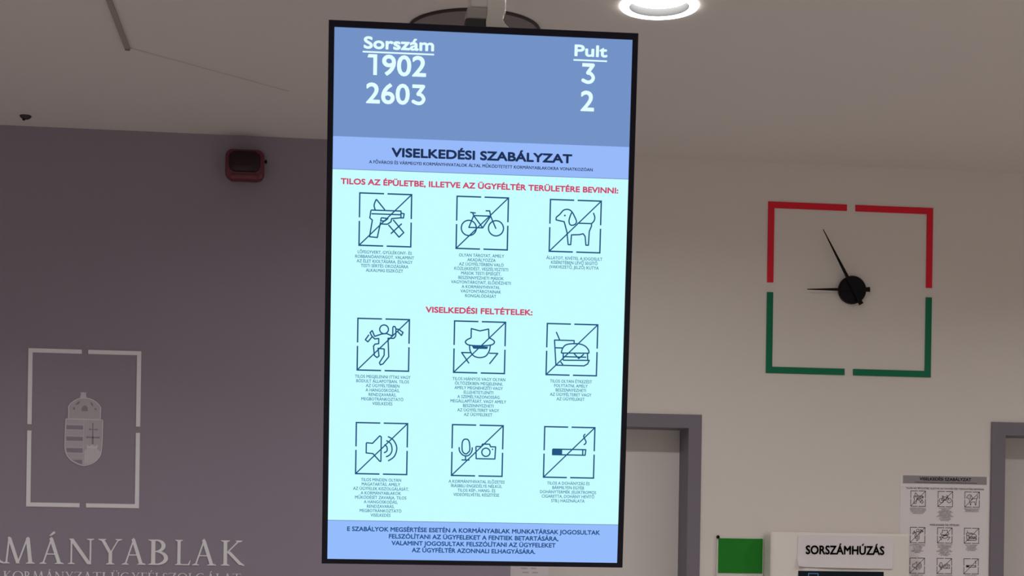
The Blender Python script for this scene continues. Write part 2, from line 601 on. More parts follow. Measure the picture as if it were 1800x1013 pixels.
ICONS = {
    1: [[(22,32),(80,32),(80,45),(62,47),(61,53),(54,58),(46,58),(40,57)],[(80,36),(86,37),(85,45),(80,45)],[(22,32),(20,47),(25,51),(20,83),(35,84),(41,54)],[(23,39),(80,39)],[(42,46),(41,52),(49,52),(55,47),(42,46)],('s',[(30,31),(28,24),(29,18),(32,11)]),[(32,11),(49,31)],[(56,59),(77,82),(86,73),(65,49)],[(61,76),(82,56)]],
    2: [('c',24,60,14.7),('c',77,59,14.7),[(33,36),(24,59),(51,59),(66,36),(33,36),(51,59)],[(26,30),(37,31)],[(31,31),(33,36)],[(56,26),(64,26),(66,36),(77,60)]],
    3: [('s',[(44,24),(40,20),(34,18),(26,20),(19,28),(12,34)]),[(12,34),(12,39),(28,42),(34,62),(37,86),(42,86),(43,67),(59,66),(66,64),(70,69),(72,86),(77,86),(78,59),(82,49),(82,44),(54,44)],('s',[(43,24),(38,36),(38,44),(41,48),(46,48),(51,45),(52,40),(49,33),(43,24)]),('s',[(82,44),(87,38),(88,31),(85,23)]),('d',29,30,2.0)],
    4: [('c',51,20,8.5),[(56,28),(66,32),(68,30),(68,16),(69,14),(72,14),(74,18),(74,31),(73,34),(70,37),(59,37),(61,73),(50,87),(45,89),(43,85),(52,70),(52,58),(40,57),(42,72),(38,75),(33,71),(31,53),(34,49),(41,48),(41,38),(33,39),(27,33),(24,27),(28,23),(33,34),(47,29),(56,28)],[(22,31),(15,41),(20,45),(28,35)],[(77,23),(85,31),(88,25),(79,19),(75,19)]],
    5: [[(33,32),(33,14),(50,18),(67,14),(68,31)],('s',[(68,31),(76,35),(79,40),(72,45),(50,47),(29,46),(22,41),(25,36),(33,32)]),('s',[(30,46),(32,58),(39,67),(50,70),(62,67),(69,57),(71,46)]),('f',[(35,48),(67,48),(65,53),(55,53),(51,50),(47,53),(38,53)]),[(30,82),(15,61),(33,61)],[(69,61),(86,61),(70,82)]],
    6: [[(18,16),(25,31)],[(54,38),(54,32),(15,32),(19,81),(75,81),(82,77),(85,70),(33,71)],[(17,47),(32,47)],('s',[(29,57),(31,49),(36,42),(44,39),(57,38),(68,39),(77,43),(83,50),(84,56)]),[(84,56),(29,57)],[(33,58),(33,71)],[(81,57),(82,70)],[(34,64),(79,64)],[(54,57),(64,67),(74,58)],[(28,74),(33,80)]],
    7: [[(20,39),(32,40),(46,25),(49,27),(49,75),(47,75),(33,60),(20,59),(20,39)],('s',[(56,42),(60,46),(61,51),(60,55),(55,58)]),('s',[(59,34),(67,39),(70,47),(70,55),(66,62),(59,66)]),('s',[(62,26),(72,32),(79,44),(79,55),(74,66),(63,74)])],
    8: [('s',[(27,28),(31,29),(34,35),(35,49),(32,54),(28,57),(23,55),(20,49),(20,35),(23,29),(27,28)]),('s',[(14,44),(15,52),(21,59),(28,61),(34,59),(39,52),(40,44)]),[(27,62),(27,69)],[(19,69),(35,69)],[(47,42),(58,42),(60,37),(74,37),(76,42),(86,42),(85,66),(48,66),(47,42)],('c',67,53,8.2),('d',80,47,1.7)],
    9: [[(17,44),(83,44),(82,55),(17,55),(17,44)],('f',[(17,44),(36,44),(36,55),(17,55)]),[(77,44),(77,55)],('s',[(81,13),(78,17),(80,22),(83,28),(82,32),(79,34)])],
}

CAPTIONS = {
    1: ['LŐFEGYVERT, GYÚLÉKONY- ÉS', 'ROBBANÓANYAGOT, VALAMINT', 'AZ ÉLET KIOLTÁSÁRA, ÉS/VAGY', 'TESTI SÉRTÉS OKOZÁSÁRA', 'ALKALMAS ESZKÖZT'],
    2: ['OLYAN TÁRGYAT, AMELY', 'AKADÁLYOZZA', 'AZ ÜGYFÉLTÉRBEN VALÓ', 'KÖZLEKEDÉST, VESZÉLYEZTETI', 'MÁSOK TESTI ÉPSÉGÉT,', 'BESZENNYEZHETI MÁSOK', 'VAGYONTÁRGYAIT, ELŐIDÉZHETI', 'A KORMÁNYHIVATAL', 'VAGYONTÁRGYAINAK', 'RONGÁLÓDÁSÁT'],
    3: ['ÁLLATOT, KIVÉTEL A JOGOSULT', 'KÍSÉRETÉBEN LÉVŐ SEGÍTŐ', '(VAKVEZETŐ, JELZŐ) KUTYA'],
    4: ['TILOS MEGJELENNI ITTAS VAGY', 'BÓDULT ÁLLAPOTBAN. TILOS', 'AZ ÜGYFÉLTÉRBEN', 'A HANGOSKODÁS,', 'RENDZAVARÁS,', 'MEGBOTRÁNKOZTATÓ', 'VISELKEDÉS'],
    5: ['TILOS HIÁNYOS VAGY OLYAN', 'ÖLTÖZÉKBEN MEGJELENNI,', 'AMELY MEGNEHEZÍTI VAGY', 'ELLEHETETLENÍTI', 'A SZEMÉLYAZONOSSÁG', 'MEGÁLLAPÍTÁSÁT, VAGY AMELY', 'BESZENNYEZHETI', 'AZ ÜGYFÉLTERET VAGY', 'AZ ÜGYFELEKET'],
    6: ['TILOS OLYAN ÉTKEZÉST', 'FOLYTATNI, AMELY', 'BESZENNYEZHETI', 'AZ ÜGYFÉLTERET VAGY', 'AZ ÜGYFELEKET'],
    7: ['TILOS MINDEN OLYAN', 'MAGATARTÁS, AMELY', 'AZ ÜGYFELEK KISZOLGÁLÁSÁT,', 'A KORMÁNYABLAKOK', 'MŰKÖDÉSÉT ZAVARJA. TILOS', 'A HANGOSKODÁS,', 'RENDZAVARÁS,', 'MEGBOTRÁNKOZTATÓ', 'VISELKEDÉS'],
    8: ['A KORMÁNYHIVATAL ELŐZETES', 'ÍRÁSBELI ENGEDÉLYE NÉLKÜL', 'TILOS KÉP-, HANG- ÉS', 'VIDEÓFELVÉTEL KÉSZÍTÉSE'],
    9: ['TILOS A DOHÁNYZÁS ÉS', 'BÁRMILYEN EGYÉB', 'DOHÁNYTERMÉK (ELEKTROMOS', 'CIGARETTA, DOHÁNY HEVÍTŐ', 'STB.) HASZNÁLATA'],
}
COLS = (-218.2, 3.8, 219.0)
ROWS = (175.4, -108.2, -347.0)
SAYS = {1: 'crossed out pistol and knife', 2: 'crossed out bicycle', 3: 'crossed out dog', 4: 'crossed out staggering figure with bottles', 5: 'crossed out disguised face in hat and dark glasses',
        6: 'crossed out cup and burger', 7: 'crossed out loudspeaker', 8: 'crossed out microphone and camera', 9: 'crossed out cigarette'}


def pictogram(k, cx, cy, size, w, n):
    """the broken square, its slash and the line drawing inside it"""
    bm = bmesh.new()
    h = size / 2
    g = size * 0.033
    e = w / 2
    for sx in (-1, 1):
        for sy in (-1, 1):
            add_stroke(bm, [(cx + sx * g, cy + sy * h), (cx + sx * (h + e), cy + sy * h)], w, n)
            add_stroke(bm, [(cx + sx * h, cy + sy * g), (cx + sx * h, cy + sy * (h + e))], w, n)
    add_stroke(bm, [(cx - h, cy - h), (cx + h, cy + h)], w * 0.85, n)
    f = lambda p: (cx - h + p[0] * size / 100, cy + h - p[1] * size / 100)
    for s in ICONS[k]:
        if isinstance(s, list):
            add_stroke(bm, [f(p) for p in s], w * 0.92, n)
        elif s[0] == 's':
            add_stroke(bm, smooth_line([f(p) for p in s[1]]), w * 0.92, n)
        elif s[0] == 'c':
            c = f(s[1:3])
            q = ngon(c[0], c[1], s[3] * size / 100, 28)
            add_stroke(bm, q + q[:1], w * 0.92, n)
        elif s[0] == 'd':
            c = f(s[1:3])
            add_flat(bm, ngon(c[0], c[1], s[3] * size / 100 * 0.9, 10), n)
        else:
            pts = [f(p) for p in s[1]]
            bm2 = bmesh.new()
            vs_ = [bm2.verts.new((x, y, n)) for x, y in (pts if area2(pts) > 0 else pts[::-1])]
            bm2.faces.new(vs_)
            bmesh.ops.triangulate(bm2, faces=bm2.faces[:])
            for fc in bm2.faces:
                add_flat(bm, [(v.co.x, v.co.y) for v in fc.verts], n)
            bm2.free()
    return bm


def caption(k, cx, y1, sp, cap, off, n, res=2):
    bm = bmesh.new()
    for i, body in enumerate(CAPTIONS[k]):
        put_text(bm, body, y1 - sp * i - cap / 2, cap, centre=cx, factor=CAP_W, off=off, n=n, res=res)
    return bm


CAP_W = 0.885
CY1 = {0: 101.8, 1: -181.6, 2: -419.5}
for k in range(1, 10):
    c, r = (k - 1) % 3, (k - 1) // 3
    o = obj('pictogram', mm(flip_up(pictogram(k, COLS[c], ROWS[r], 118.0, 3.3, 0.3))), s_ink, screen, fix=False)
    o['label'] = SAYS[k]
    obj('caption', mm(flip_up(caption(k, COLS[c], CY1[r], 10.26, 7.2, 0.02, 0.3))), s_cap, screen, fix=False)

# the ceiling mount that carries the screen
mt = thing('screen_mount', 'white steel ceiling mount holding up the hanging screen', 'mount', (0.40, 3.86, CEIL))
bm = bmesh.new()
add_box(bm, -0.0445, 0.037, -0.040, 0.040, -0.2295, -0.0005)
obj('sleeve', bm, mount_white, mt, bevel=0.005)
bm = bmesh.new()
add_box(bm, -0.006, 0.0375, -0.046, 0.030, -0.245, -0.16)
obj('front_plate', bm, mount_white, mt, bevel=0.003)
bm = bmesh.new()
add_lathe(bm, [(0, -0.0004), (0.095, -0.0004), (0.095, -0.012), (0.06, -0.020), (0, -0.020)], 40)
obj('ceiling_flange', bm, mount_white, mt, smooth=True)
bm = bmesh.new()
add_box(bm, -0.053, -0.004, -0.042, 0.035, -0.258, -0.230)
obj('clamp', bm, mount_grey, mt, bevel=0.004)
bm = bmesh.new()
add_box(bm, -0.058, -0.0095, -0.046, 0.036, -0.300, -0.2585)
obj('knuckle', bm, tv_shell, mt, bevel=0.004)
bm = bmesh.new()
L_ = []
for z, x0, x1 in ((-0.235, -0.004, 0.0375), (-0.245, -0.006, 0.034), (-0.256, -0.008, 0.031), (-0.266, -0.009, 0.036), (-0.275, -0.009, 0.046), (-0.30, -0.009, 0.062), (-0.36, -0.03, 0.062)):
    L_.append([(x, y, z) for x, y in ((x0, -0.047), (x1, -0.047), (x1, 0.02), (x0, 0.02))])
add_loft(bm, L_)
obj('bracket_horn', bm, mount_white, mt, bevel=0.003)
bm = bmesh.new()
add_box(bm, -0.035, 0.035, -0.035, 0.035, -1.20, -0.291)
obj('pole', bm, mount_white, mt, bevel=0.006)
bm = bmesh.new()
add_box(bm, -0.20, 0.15, -0.050, -0.036, -1.03, -0.72)
add_box(bm, -0.18, -0.12, -0.070, -0.050, -0.845, -0.78)
add_box(bm, 0.07, 0.13, -0.070, -0.050, -0.845, -0.78)
obj('mounting_plate', bm, mount_grey, mt, bevel=0.003)

# ---------------------------------------------------------------- clock on the cream wall
ck = thing('wall_clock', 'wall clock with black hands inside a red and green broken square', 'clock', wall_frame(2.102, 2.538, WALL - 0.0005))


def corner(x, y, sx, sy, lx, ly, w, d):
    """an L of two bars: outer corner at x,y, arms towards -sx,-sy"""
    bm = bmesh.new()
    pts = [(x, y), (x - sx * lx, y), (x - sx * lx, y - sy * w), (x - sx * w, y - sy * w), (x - sx * w, y - sy * ly), (x, y - sy * ly)]
    add_prism(bm, pts, 0, d)
    return bm


a = 0.337
zc = 0.0015
for sx, sy, m, nm in ((-1, 1, red_vinyl, 'red corner piece'), (1, 1, red_vinyl, 'red corner piece'), (-1, -1, green_vinyl, 'green corner piece'), (1, -1, green_vinyl, 'green corner piece')):
    o = obj('frame_corner', corner(-0.005 + sx * a, zc + sy * a, sx, sy, a - 0.0175, a - 0.0190, 0.0252, 0.004), m, ck, bevel=0.0006)
    o['label'] = nm
bm = bmesh.new()
add_lathe(bm, [(0, 0.002), (0.052, 0.002), (0.0555, 0.004), (0.0555, 0.020), (0.051, 0.025), (0, 0.0265)], 48)
obj('clock_hub', bm, black_plastic, ck, smooth=True)


def hand(tip, w0, w1, tail, wt, d):
    bm = bmesh.new()
    L = math.hypot(*tip)
    u = (tip[0] / L, tip[1] / L)
    v = (-u[1], u[0])
    at = lambda s, t: (u[0] * s + v[0] * t, u[1] * s + v[1] * t)
    add_prism(bm, [at(-0.03, -w0), at(0.05, -w0), at(L, -w1), at(L, w1), at(0.05, w0), at(-0.03, w0)], d, d + 0.0025)
    add_prism(bm, [at(-tail, -wt), at(-0.025, -wt * 0.8), at(-0.025, wt * 0.8), at(-tail, wt)], d, d + 0.003)
    return bm


obj('hour_hand', hand((-0.1874, -0.0055), 0.006, 0.0016, 0.068, 0.0095, 0.0268), black_plastic, ck)
obj('minute_hand', hand((-0.1275, 0.2313), 0.0065, 0.0012, 0.066, 0.0095, 0.0302), black_plastic, ck)

# ---------------------------------------------------------------- emblem in a broken frame on the mauve wall
FX = PANEL - 0.0005
em = thing('wall_emblem', 'pale coat of arms inside a broken rectangular frame on the mauve wall', 'emblem', wall_frame(-0.8405, 1.921, FX))
for sx in (-1, 1):
    for sy in (-1, 1):
        obj('frame_corner', corner(sx * 0.2035, sy * 0.2915, sx, sy, 0.2035 - 0.0115, 0.2915 - (0.0115 if sy > 0 else 0.0115), 0.0155, 0.003), silver, em, bevel=0.0005)


def ez(p):
    """points of the crest drawing, in units of its own width and height"""
    return ((p[0] - 312) / 435 * 0.1364, 0.1381 - (p[1] - 85) / 857 * 0.2752)


def shape(pts, n0, n1, bm=None):
    b = bm or bmesh.new()
    add_prism(b, [ez(p) for p in pts], n0, n1)
    return b


SH = [(103, 408), (315, 408), (527, 412), (526, 580), (522, 720), (515, 785), (498, 835), (462, 880), (420, 912), (370, 932), (315, 943), (265, 932), (215, 910), (170, 882), (130, 840), (106, 790), (96, 730), (98, 580)]
sh = obj('shield', shape(SH, 0, 0.0018), crest_fill, em)


def outline(pts, w, n0, n1):
    b = bmesh.new()
    q = [ez(p) for p in pts]
    for (x0, y0), (x1, y1) in zip(q, q[1:]):
        d = math.hypot(x1 - x0, y1 - y0) or 1
        ox, oy = -(y1 - y0) / d * w / 2, (x1 - x0) / d * w / 2
        add_prism(b, [(x0 + ox, y0 + oy), (x0 - ox, y0 - oy), (x1 - ox, y1 - oy), (x1 + ox, y1 + oy)], n0, n1)
    return b


obj('shield_outline', outline(SH + SH[:1], 0.0032, 0.0016, 0.0024), crest_line, sh)
b = outline([(310, 412), (308, 935)], 0.0022, 0.0016, 0.0023)
for y in (470, 535, 602, 665, 735, 800):
    b2 = outline([(104, y), (306, y + 1)], 0.0014, 0.0016, 0.0022)
    for f in b2.faces:
        b.faces.new([b.verts.new(v.co) for v in f.verts])
    b2.free()
for x in range(120, 305, 17):                       # fine upright hatching of the bars
    for y0, y1 in ((415, 468), (538, 600), (668, 733), (802, 868)):
        if y1 > 860 and x < 150:
            continue
        b2 = outline([(x, y0), (x, y1)], 0.0011, 0.0016, 0.0021)
        for f in b2.faces:
            b.faces.new([b.verts.new(v.co) for v in f.verts])
        b2.free()
for x in range(330, 515, 17):
    b2 = outline([(x, 418), (x, 730)], 0.0011, 0.0016, 0.0021)
    for f in b2.faces:
        b.faces.new([b.verts.new(v.co) for v in f.verts])
    b2.free()
obj('shield_hatching', b, crest_pale, sh)
b = bmesh.new()
for q in ([(112, 482), (300, 484), (303, 526), (112, 524)], [(112, 612), (300, 614), (302, 657), (116, 656)], [(114, 743), (298, 745), (298, 792), (122, 790)], [(188, 880), (290, 876), (298, 888), (296, 922), (262, 918)],
          [(407, 448), (421, 448), (419, 520), (421, 600), (428, 690), (402, 690), (408, 600), (410, 520)], [(370, 512), (414, 521), (470, 514), (470, 532), (414, 527), (370, 532)], [(343, 602), (414, 610), (497, 604), (497, 626), (414, 620), (343, 624)]):
    shape(q, 0.0015, 0.0027, b)
obj('shield_charges', b, mauve, sh)['label'] = 'dark bars and double cross'
obj('hill', shape([(318, 775), (345, 748), (380, 742), (440, 740), (475, 748), (500, 772), (505, 812), (470, 868), (410, 908), (320, 930)], 0.0015, 0.0026), crest_pale, sh)
obj('small_crown', shape([(345, 695), (372, 718), (410, 700), (440, 718), (478, 700), (468, 742), (350, 742)], 0.0015, 0.0028), crest_line, sh)
cr = obj('crown', shape([(130, 268), (150, 235), (185, 205), (225, 182), (262, 168), (315, 162), (370, 168), (415, 185), (455, 212), (488, 246), (503, 270), (500, 340), (500, 412), (130, 406), (133, 340)], 0, 0.0016), crest_fill, em)
obj('crown_outline', outline([(130, 406), (133, 340), (130, 268), (150, 235), (185, 205), (225, 182), (262, 168), (315, 162), (370, 168), (415, 185), (455, 212), (488, 246), (503, 270), (500, 340), (500, 412)], 0.0030, 0.0014, 0.0024), crest_line, cr)
b = bmesh.new()
for q in ([(280, 316), (284, 272), (315, 246), (346, 262), (355, 314)], [(182, 300), (186, 275), (205, 270), (205, 300)], [(205, 250), (230, 215), (262, 200), (250, 235)], [(430, 298), (432, 275), (452, 278), (455, 300)], [(380, 205), (412, 225), (415, 262), (395, 245)]):
    shape(q, 0.0013, 0.0025, b)
obj('crown_openings', b, mauve, cr)
obj('crown_cross', shape([(264, 90), (282, 104), (300, 92), (316, 104), (336, 92), (328, 118), (338, 160), (260, 160), (272, 120)], 0.0002, 0.0022), crest_pale, cr)

# ---------------------------------------------------------------- cut serif lettering on the mauve wall
TH, TN = 0.125, 0.055        # thick and thin strokes, in units of the capital height


def g_stem(x, w, z0=0.0, z1=1.0, s=0.09, bot=True, top=True):
    P_ = [[(x - w / 2, z0), (x + w / 2, z0), (x + w / 2, z1), (x - w / 2, z1)]]
    for on, y, d in ((bot, z0, 1), (top, z1, -1)):
        if on:
            P_.append(g_serif(x, w, y, d, s))
    return P_


def g_serif(x, w, y, d, s=0.09):
    return [(x - w / 2 - s, y), (x + w / 2 + s, y), (x + w / 2 + s, y + d * 0.022), (x + w / 2, y + d * 0.07), (x - w / 2, y + d * 0.07), (x - w / 2 - s, y + d * 0.022)]


def g_diag(x0, y0, x1, y1, w):
    return [(x0 - w / 2, y0), (x0 + w / 2, y0), (x1 + w / 2, y1), (x1 - w / 2, y1)]


def g_bar(x0, x1, y, h=0.045):
    return [(x0, y), (x1, y), (x1, y + h), (x0, y + h)]


def g_curve(pts):
    """pts: (x, y, width) along a curve; a string of quads"""
    out = []
    k = len(pts)
    nrm = []
    for i in range(k):
        a_, b_ = pts[max(0, i - 1)], pts[min(k - 1, i + 1)]
        dx, dy = b_[0] - a_[0], b_[1] - a_[1]
        l = math.hypot(dx, dy) or 1
        nrm.append((-dy / l, dx / l))
    for i in range(k - 1):
        (x0, y0, w0), (x1, y1, w1) = pts[i], pts[i + 1]
        n0, n1 = nrm[i], nrm[i + 1]
        out.append([(x0 + n0[0] * w0 / 2, y0 + n0[1] * w0 / 2), (x0 - n0[0] * w0 / 2, y0 - n0[1] * w0 / 2), (x1 - n1[0] * w1 / 2, y1 - n1[1] * w1 / 2), (x1 + n1[0] * w1 / 2, y1 + n1[1] * w1 / 2)])
    return out


def g_arc(cx, cy, rx, ry, a0, a1, thick=TH, thin=TN, k=16):
    pts = []
    for i in range(k + 1):
        a_ = math.radians(a0 + (a1 - a0) * i / k)
        w = thin + (thick - thin) * abs(math.cos(a_)) ** 1.3
        pts.append((cx + rx * math.cos(a_), cy + ry * math.sin(a_), w))
    return g_curve(pts)


def g_acute(x):
    return [[(x - 0.05, 1.10), (x + 0.01, 1.09), (x + 0.17, 1.20), (x + 0.15, 1.27), (x + 0.09, 1.26)]]


def glyph(c):
    """outlines of a roman capital, height 1, and its advance"""
    if c in 'ÁÉ':
        p, w = glyph({'Á': 'A', 'É': 'E'}[c])
        return p + g_acute(w / 2 - 0.06), w
    if c == 'Ü':
        p, w = glyph('U')
        return p + [ngon(w / 2 - 0.13, 1.15, 0.06, 10), ngon(w / 2 + 0.13, 1.15, 0.06, 10)], w
    if c == 'I':
        return g_stem(0.18, TH), 0.36
    if c == 'L':
        return g_stem(0.17, TH) + [g_bar(0.17, 0.58, 0), [(0.53, 0.0), (0.58, 0.0), (0.63, 0.2), (0.61, 0.2), (0.53, 0.05)]], 0.64
    if c == 'F':
        return g_stem(0.17, TH) + [g_bar(0.17, 0.56, 0.955), g_bar(0.17, 0.48, 0.49), [(0.52, 1.0), (0.57, 1.0), (0.57, 0.82), (0.55, 0.82)], [(0.45, 0.42), (0.49, 0.42), (0.49, 0.6), (0.45, 0.6)]], 0.6
    if c == 'E':
        p, w = glyph('F')
        return p + [g_bar(0.17, 0.56, 0), [(0.52, 0.0), (0.57, 0.0), (0.61, 0.18), (0.59, 0.18)]], 0.64
    if c == 'A':
        return [g_diag(0.10, 0, 0.41, 1.0, 0.06), g_diag(0.70, 0, 0.39, 1.0, 0.135), [(0.34, 0.98), (0.47, 0.98), (0.40, 1.06)], g_bar(0.2, 0.6, 0.36, 0.045), g_serif(0.10, 0.06, 0, 1, 0.10), g_serif(0.70, 0.13, 0, 1, 0.10)], 0.86
    if c == 'M':
        return [g_diag(0.12, 0, 0.21, 1.0, 0.06), g_diag(0.22, 1.0, 0.52, 0.0, 0.12), g_diag(0.51, 0.0, 0.83, 1.0, 0.06), g_diag(0.84, 1.0, 0.94, 0, 0.13), [(0.16, 1.0), (0.28, 1.0), (0.2, 1.05)], [(0.79, 1.0), (0.90, 1.0), (0.84, 1.05)], g_serif(0.12, 0.06, 0, 1, 0.09), g_serif(0.94, 0.13, 0, 1, 0.09)], 1.1
    if c == 'N':
        return g_stem(0.14, TN, top=False) + [g_diag(0.13, 1.0, 0.74, 0.0, 0.14), [(0.03, 1.0), (0.2, 1.0), (0.15, 0.93)]] + g_stem(0.77, TN, bot=False), 0.9
    if c == 'Y':
        return [g_diag(0.12, 1.0, 0.41, 0.46, 0.13), g_diag(0.72, 1.0, 0.43, 0.46, 0.055), g_serif(0.12, 0.12, 1, -1, 0.09), g_serif(0.72, 0.05, 1, -1, 0.10)] + g_stem(0.42, TH, 0, 0.5, top=False), 0.84
    if c == 'B':
        return g_stem(0.17, TH) + g_arc(0.26, 0.755, 0.22, 0.22, 90, -90) + g_arc(0.26, 0.275, 0.30, 0.25, 90, -90) + [g_bar(0.17, 0.27, 0.95, 0.05), g_bar(0.17, 0.27, 0.5, 0.05), g_bar(0.17, 0.27, 0.0, 0.05)], 0.66
    if c == 'R':
        return g_stem(0.17, TH) + g_arc(0.26, 0.735, 0.24, 0.24, 90, -90) + [g_bar(0.17, 0.27, 0.95, 0.05), g_bar(0.17, 0.27, 0.47, 0.05), g_diag(0.33, 0.5, 0.68, 0.03, 0.14), [(0.62, 0.06), (0.78, -0.01), (0.82, 0.01), (0.72, 0.1)]], 0.74
    if c == 'K':
        return g_stem(0.17, TH) + [g_diag(0.64, 1.0, 0.22, 0.5, 0.065), g_serif(0.63, 0.07, 1, -1, 0.08), g_diag(0.27, 0.56, 0.72, 0.03, 0.145), [(0.65, 0.06), (0.80, -0.01), (0.84, 0.01), (0.76, 0.09)]], 0.82
    if c == 'O':
        return g_arc(0.5, 0.5, 0.43, 0.48, 0, 360, k=32), 1.0
    if c == 'G':
        return g_arc(0.5, 0.5, 0.43, 0.48, 50, 345, k=26) + g_stem(0.83, TH, 0.05, 0.45, bot=False), 0.96
    if c == 'U':
        return g_stem(0.15, TH, 0.3, 1.0, bot=False) + g_stem(0.73, TN, 0.3, 1.0, bot=False) + g_arc(0.44, 0.33, 0.29, 0.31, 180, 360), 0.86
    if c == 'T':
        return g_stem(0.40, TH, 0, 1, top=False) + [g_bar(0.03, 0.77, 0.955), [(0.03, 1.0), (0.07, 1.0), (0.05, 0.83), (0.02, 0.83)], [(0.77, 1.0), (0.73, 1.0), (0.75, 0.83), (0.78, 0.83)]], 0.8
    if c == 'Z':
        return [g_bar(0.06, 0.70, 0.955), g_bar(0.04, 0.70, 0.0), g_diag(0.10, 0.0, 0.64, 1.0, 0.13), [(0.06, 1.0), (0.1, 1.0), (0.07, 0.84), (0.04, 0.84)], [(0.7, 0.0), (0.66, 0.0), (0.71, 0.17), (0.73, 0.17)]], 0.76
    if c == 'S':
        return g_curve([(0.46, 0.84, 0.05), (0.40, 0.94, 0.05), (0.28, 0.97, 0.05), (0.15, 0.90, 0.08), (0.11, 0.76, 0.10), (0.18, 0.63, 0.125), (0.30, 0.52, 0.13), (0.42, 0.40, 0.125), (0.47, 0.25, 0.10), (0.42, 0.10, 0.08), (0.28, 0.03, 0.05), (0.14, 0.05, 0.05), (0.06, 0.18, 0.05)]), 0.54
    return [], 0.4


def letter(parent, c, x0, x1, z, cap, d, m):
    polys, w = glyph(c)
    xs = [p[0] for q in polys for p in q]
    lo, hi = min(xs), max(xs)
    s = (x1 - x0) / (hi - lo)
    bm = bmesh.new()
    for i, q in enumerate(polys):
        add_prism(bm, [(x0 + (p[0] - lo) * s, z + p[1] * cap) for p in q], 0, d + i * 0.00004)
    return obj('letter', bm, m, parent)


sg = thing('lettering_sign', 'large pale serif capitals below the emblem on the mauve wall', 'sign', wall_frame(-0.70, 1.42, FX))
for c, x0, x1 in (('K', -1.545, -1.455), ('O', -1.440, -1.340), ('R', -1.320, -1.1265), ('M', -1.1245, -1.0092), ('Á', -0.9938, -0.9054), ('N', -0.8919, -0.7977), ('Y', -0.7836, -0.6955), ('A', -0.697, -0.6096), ('B', -0.601, -0.5285), ('L', -0.5031, -0.4461), ('A', -0.441, -0.3516), ('K', -0.3353, -0.2465)):
    if c == 'R':
        x0, x1 = -1.205, -1.1165
    elif c == 'O':
        x0, x1 = -1.325, -1.222
    elif c == 'K' and x0 < -1.5:
        x0, x1 = -1.432, -1.342
    letter(sg, c, x0 + 0.70, x1 + 0.70, 0.0 + (x0 + 0.7) * 0.002, 0.0945, 0.003, silver)

sg = thing('lettering_sign', 'smaller line of pale serif capitals at the lower left picture edge', 'sign', wall_frame(-0.70, 1.3575, FX))
words = 'KORMÁNYZATI ÜGYFÉLSZOLGÁLAT'
adv = [glyph(c)[1] + 0.08 if c != ' ' else 0.42 for c in words]
x = -1.1225
k_ = (-0.2585 + 1.1225) / sum(adv)
for c, w in zip(words, adv):
    if c != ' ':
        letter(sg, c, x + 0.02 * k_ + 0.70, x + (w - 0.06) * k_ + 0.70, 0.0, 0.0335, 0.002, silver)
    x += w * k_

# ---------------------------------------------------------------- alarm sounder on the mauve wall
al = thing('alarm_sounder', 'small red alarm sounder high on the mauve wall left of the screen', 'alarm', wall_frame(-0.266, 2.909, FX))
bm = bmesh.new()
lp = []
for n, x, y0, y1, r in ((0, 0.066, -0.052, 0.055, 0.018), (0.030, 0.068, -0.054, 0.056, 0.020), (0.050, 0.072, -0.058, 0.057, 0.024), (0.062, 0.070, -0.056, 0.055, 0.026), (0.067, 0.064, -0.050, 0.050, 0.028)):
    lp.append([(px, py, n) for px, py in rounded(-x, x, y0, y1, r, 8)])
add_loft(bm, lp)
obj('sounder_body', bm, red_plastic, al, smooth=True)
bm = bmesh.new()
lp = []
for n, x, y0, y1, r in ((0.0672, 0.058, -0.030, 0.048, 0.026), (0.072, 0.057, -0.029, 0.047, 0.026), (0.077, 0.050, -0.022, 0.041, 0.024), (0.079, 0.036, -0.010, 0.030, 0.018)):
    lp.append([(px, py, n) for px, py in rounded(-x, x, y0, y1, r, 8)])
add_loft(bm, lp)
obj('sounder_lens', bm, maroon, al, smooth=True)
bm = bmesh.new()
lp = []
for n, y0, y1 in ((0.050, -0.064, -0.052), (0.066, -0.063, -0.044), (0.078, -0.058, -0.040), (0.082, -0.052, -0.042)):
    lp.append([(px, py, n) for px, py in rounded(-0.052, 0.048, y0, y1, 0.0045, 4)])
add_loft(bm, lp)
obj('sounder_lip', bm, red_plastic, al, smooth=True)
bm = bmesh.new()
add_box(bm, 0.0735, 0.080, 0.014, 0.026, 0.020, 0.034)
add_box(bm, 0.0668, 0.0736, 0.017, 0.023, 0.022, 0.032)
obj('side_screw', bm, black_plastic, al, bevel=0.0015)

# ---------------------------------------------------------------- printed notice on the cream wall
po = thing('printed_notice', 'white printed notice of crossed out pictograms beside the right hand door', 'notice', wall_frame(2.504, 1.812, WALL - 0.0005))
bm = bmesh.new()
add_box(bm, -0.1875, 0.1815, -0.62, 0.0015, 0, 0.0008)
sheet = obj('sheet', bm, paper, po)
bm = bmesh.new()
add_flat(bm, [(-0.178, -0.0325), (0.170, -0.0325), (0.170, -0.0005), (-0.178, -0.0005)], 0.0010)
obj('title_band', bm, print_grey, sheet, fix=False)
bm = bmesh.new()
put_text(bm, 'VISELKEDÉSI SZABÁLYZAT', -0.0195, 0.0125, left=-0.1095, right=0.1055, off=0.05, n=0.0013)
put_text(bm, 'A FŐVÁROSI ÉS VÁRMEGYEI KORMÁNYHIVATALOK ÁLTAL MŰKÖDTETETT KORMÁNYABLAKOKRA VONATKOZÓAN', -0.0290, 0.0040, left=-0.130, right=0.128, off=0.02, n=0.0013, res=1)
obj('notice_title', flip_up(bm), ink, sheet, fix=False)
bm = bmesh.new()
put_text(bm, 'TILOS AZ ÉPÜLETBE, ILLETVE AZ ÜGYFÉLTÉR TERÜLETÉRE BEVINNI:', -0.0545, 0.0070, left=-0.1655, right=0.1595, off=0.028, n=0.0012, res=2)
obj('section_heading', flip_up(bm), ink_grey, sheet, fix=False)
bm = bmesh.new()
